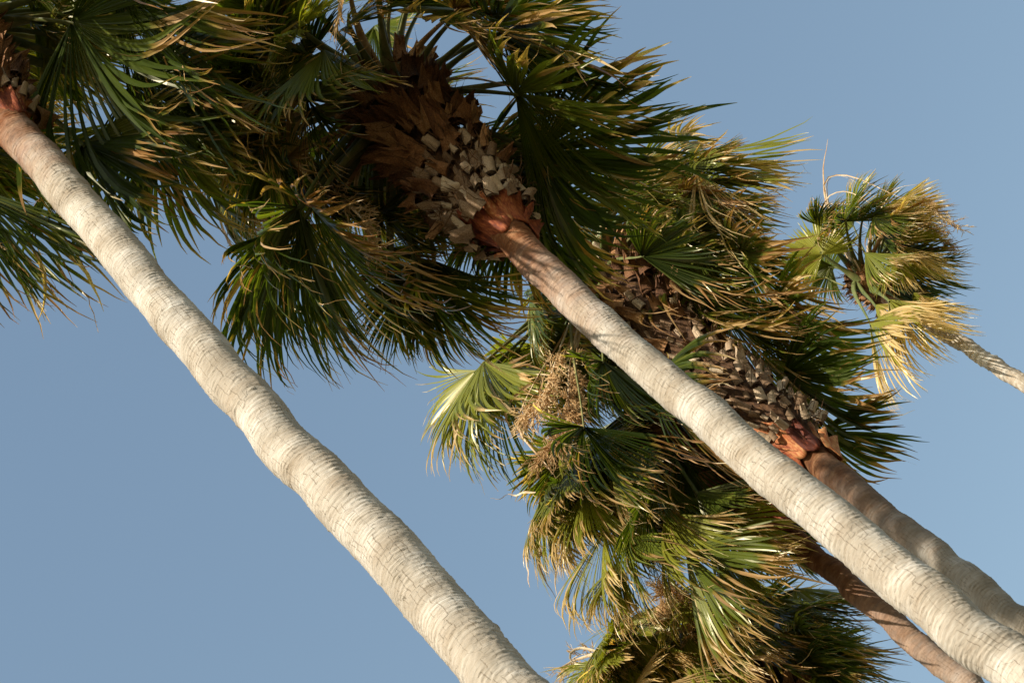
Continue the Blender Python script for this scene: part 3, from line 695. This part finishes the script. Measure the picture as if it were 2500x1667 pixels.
# --- palm at the bottom edge
Fp = Palm('lowest palm, only its crown rising into the bottom edge beside the dark trunk', 20.0,
          [(1990, 1800, 70), (2130, 1915, 72), (2300, 2060, 75)], 53)
Fp.zc = Fp.z_of(1985, 1798); Fp.zh = Fp.z_of(1720, 1570)
trunk(Fp.o, Fp.pts, Fp.zc + .3, Fp.P[0][2] - .5, trunk_material('bark_f', Fp.zc - 2.0, Fp.zc - .1), Fp.rng, around=40, step=.02)
crown_core(Fp.o, Fp.axis, Fp.zc + .1, Fp.zh + .15, .26, .32, Fp.rng)
boots(Fp.o, Fp.axis, Fp.zc + .1, Fp.zh - .1, .32, .36, Fp.rng, .2, .3, 160)
fibres(Fp.o, Fp.axis, Fp.zc + .1, Fp.zh, .32, .38, Fp.rng, 600)
Fp.frond_px(px(1795, 1410), px(1990, 1420), -.3, -.3, spread=74, tone=.35)
Fp.frond_px(px(1760, 1470), px(2040, 1530), -.2, -.2, spread=74, tone=.3)
Fp.frond_px(px(1420, 1430), px(1560, 1570), -.9, -1.0, spread=78, tone=.95, face=.8)
Fp.frond_px(px(1560, 1440), px(1680, 1580), -1.0, -1.1, spread=66, tone=.85, face=.5)
Fp.frond_px(px(1480, 1420), px(1640, 1500), -.6, -.7, spread=66, tone=.95, face=.6, dry=.65)
Fp.frond_px(px(1900, 1540), px(2030, 1640), -.2, -.2, spread=66, tone=.1)
Fp.frond_px(px(1700, 1460), px(1830, 1600), .6, .6, spread=70, tone=.6)
Fp.frond_px(px(1480, 1520), px(1560, 1680), .2, .2, spread=70, tone=.6)

Fp.fill([(1330, 1480), (1500, 1380), (1780, 1330), (1980, 1350), (2040, 1560), (2000, 1700), (1300, 1700)], 32)
Fp.fill([(1330, 1480), (1500, 1380), (1780, 1330), (1980, 1350), (2040, 1560), (2000, 1700), (1300, 1700)], 16, els=(-20, 50), Ls=(.6, .9), pls=(.9, 1.7), tone=.85, face=.4, keep_clear=False)
for h, t, hy, sp, to, fa, dr in (((1390, 1460), (1400, 1590), -.9, 55, .95, .4, .6), ((1500, 1440), (1600, 1550), -1.0, 50, .85, .3, .55), ((1620, 1480), (1730, 1590), -1.0, 55, .7, .2, .6),
        ((1830, 1450), (2030, 1490), -.5, 55, .25, -.3, .75), ((1820, 1390), (1985, 1400), -.4, 55, .35, .1, .7), ((1850, 1520), (2030, 1590), -.3, 55, .15, -.4, .75), ((1700, 1420), (1800, 1530), -.9, 45, .6, .0, .55),
        ((1360, 1500), (1450, 1580), -.8, 50, .9, .5, .7), ((1560, 1530), (1620, 1640), -1.0, 55, .5, .0, .6), ((1440, 1420), (1380, 1530), -.7, 50, .95, .3, .65)):
    Fp.frond_px(px(*h), px(*t), hy, hy * 1.2, spread=sp, tone=to * .9, face=fa, dry=dr + .13)
Fp.stalk_px([(1600, 1440, -.9), (1560, 1370, -1.2), (1505, 1350, -1.2)], 170)
Fp.stalk_px([(1600, 1470, -.9), (1545, 1420, -1.2), (1510, 1405, -1.2)], 150)
Fp.stalk_px([(1550, 1520, -.6), (1440, 1500, -1.0), (1380, 1550, -1.0)], 160)
Fp.stalk_px([(1540, 1530, .2), (1350, 1500, .2), (1290, 1540, .2)], 60)
Fp.strap_px([(1480, 1500, 0), (1340, 1510, 0), (1255, 1535, 0)], w=.02)
Fp.strap_px([(1470, 1510, 0), (1320, 1495, 0), (1380, 1600, 0)], w=.02)

# --- slender palm at far right
Ep = Palm('slender far palm at right with ringed thin trunk and hanging golden dead fronds', 24.0,
          [(2120, 700, 34), (2316, 817, 37), (2410, 879, 39), (2500, 938, 41)], 67)
Ep.zc = Ep.z_of(2160, 722); Ep.zh = Ep.z_of(2105, 680)
trunk(Ep.o, Ep.pts, Ep.zc + .2, Ep.P[0][2] - .5, trunk_material('bark_e', Ep.zc - .6, Ep.zc, 1.15, .75), Ep.rng, around=48, ring=.11, wobk=.15, amp=.005, bulge=.012, step=.012)
crown_core(Ep.o, Ep.axis, Ep.zc - .1, Ep.zh + .3, .16, .18, Ep.rng)
boots(Ep.o, Ep.axis, Ep.zc, Ep.zh + .1, .17, .19, Ep.rng, .12, .0, 60)
fibres(Ep.o, Ep.axis, Ep.zc, Ep.zh + .2, .2, .25, Ep.rng, 300)
Ep.frond_px(px(1888, 585), px(1820, 500), -.7, -1.0, spread=125, tone=1.0, dry=1.3, stiff=.12, tip=.1, fold=.05, face=1.2, threads=4)
Ep.frond_px(px(2040, 560), px(2150, 490), -.4, -.6, spread=43, tone=1.0, dry=.8, stiff=.2, tip=.3)
Ep.frond_px(px(2050, 580), px(2130, 640), -.5, -.6, spread=47, tone=1.0, dry=.7, stiff=.2, tip=.3)
Ep.frond_px(px(2040, 688), px(2150, 795), -.7, -.8, spread=38, tone=.95, dry=.35, stiff=.5, open_=1.6)
Ep.frond_px(px(1998, 742), px(2080, 885), -.8, -.9, spread=58, tone=1.0, dry=.4, stiff=.4)
Ep.frond_px(px(2095, 672), px(2215, 750), .2, .2, spread=38, tone=.95, dry=.4, stiff=.5, open_=1.6)
Ep.frond_px(px(1960, 520), px(1960, 420), .4, .5, spread=74, tone=.7)
Ep.frond_px(px(2010, 500), px(2090, 430), .5, .6, spread=66, tone=.8)
Ep.frond_px(px(2050, 600), px(2240, 610), .4, .5, spread=58, tone=.3)
Ep.frond_px(px(2040, 570), px(2180, 560), .3, .4, spread=66, tone=.7)
Ep.frond_px(px(2010, 540), px(2110, 600), .2, .2, spread=70, tone=.7)
Ep.frond_px(px(1910, 610), px(1830, 680), .5, .6, spread=70, tone=.6)
Ep.frond_px(px(1900, 640), px(1850, 560), .6, .8, spread=70, tone=.6)
Ep.frond_px(px(2060, 630), px(2190, 650), .7, .8, spread=62, tone=.2)
Ep.frond_px(px(2040, 660), px(2120, 720), .7, .8, spread=62, tone=.2)
for q in ([(1935, 560, 0), (1900, 430, 0), (1950, 400, 0), (2040, 440, 0), (2110, 470, 0)], [(1930, 560, -.2), (1890, 470, -.2), (1940, 440, -.2), (2020, 480, -.2)], [(1950, 580, -.2), (1900, 500, -.2), (1960, 500, -.2), (2040, 550, -.2)],
          [(2000, 560, .1), (2060, 470, .1), (2140, 470, .1), (2190, 510, .1)], [(2010, 580, .1), (2080, 500, .1), (2150, 510, .1), (2200, 550, .1)], [(2000, 540, .2), (2050, 440, .2), (2120, 430, .2), (2170, 450, .2)], [(1930, 560, .1), (1900, 440, .1), (1930, 410, .1), (2060, 480, .1)],
          [(1960, 600, -.2), (1880, 470, -.2), (1990, 520, -.2), (2070, 600, -.2)], [(1970, 590, -.1), (1905, 490, -.1), (2010, 510, -.1), (2050, 560, -.1)],
          [(1965, 600, -.3), (1930, 545, -.3), (2000, 590, -.3), (2080, 650, -.3)], [(1960, 590, .2), (1890, 470, .2), (2000, 470, .2), (2090, 500, .2)]):
    Ep.strap_px(q, root=True, w=.013)
Ep.strap_px([(1925, 540, .1), (1897, 450, .1), (1895, 400, .1), (1897, 320, .1)], root=True, w=.018, mat=M_PETDRY)
Ep.strap_px([(1935, 560, .0), (1890, 480, .0), (1865, 455, .0)], root=True, w=.022, mat=M_PETDRY)
Ep.stalk_px([(2030, 520, .3), (2100, 460, .3), (2190, 520, .3)], 130)
Ep.stalk_px([(2060, 560, .3), (2120, 520, .3), (2180, 570, .3)], 90)
Ep.frond_px(px(2010, 700), px(2070, 800), -.5, -.6, spread=45, tone=1.0, dry=.2, stiff=.4)
Ep.frond_px(px(2070, 690), px(2150, 770), -.2, -.3, spread=45, tone=1.0, dry=.1, stiff=.3)
Ep.frond_px(px(2060, 560), px(2180, 620), -.2, -.3, spread=50, tone=1.0, dry=.3, stiff=.4)
Ep.frond_px(px(2040, 480), px(2170, 470), .2, .2, spread=50, tone=1.0, dry=.4, stiff=.4)
Ep.fill([(1800, 500), (1900, 420), (2100, 400), (2200, 480), (2230, 620), (2120, 680), (2000, 760), (1860, 700)], 9, Ls=(.7, 1.0), pls=(.6, 1.0), keep_clear=False)
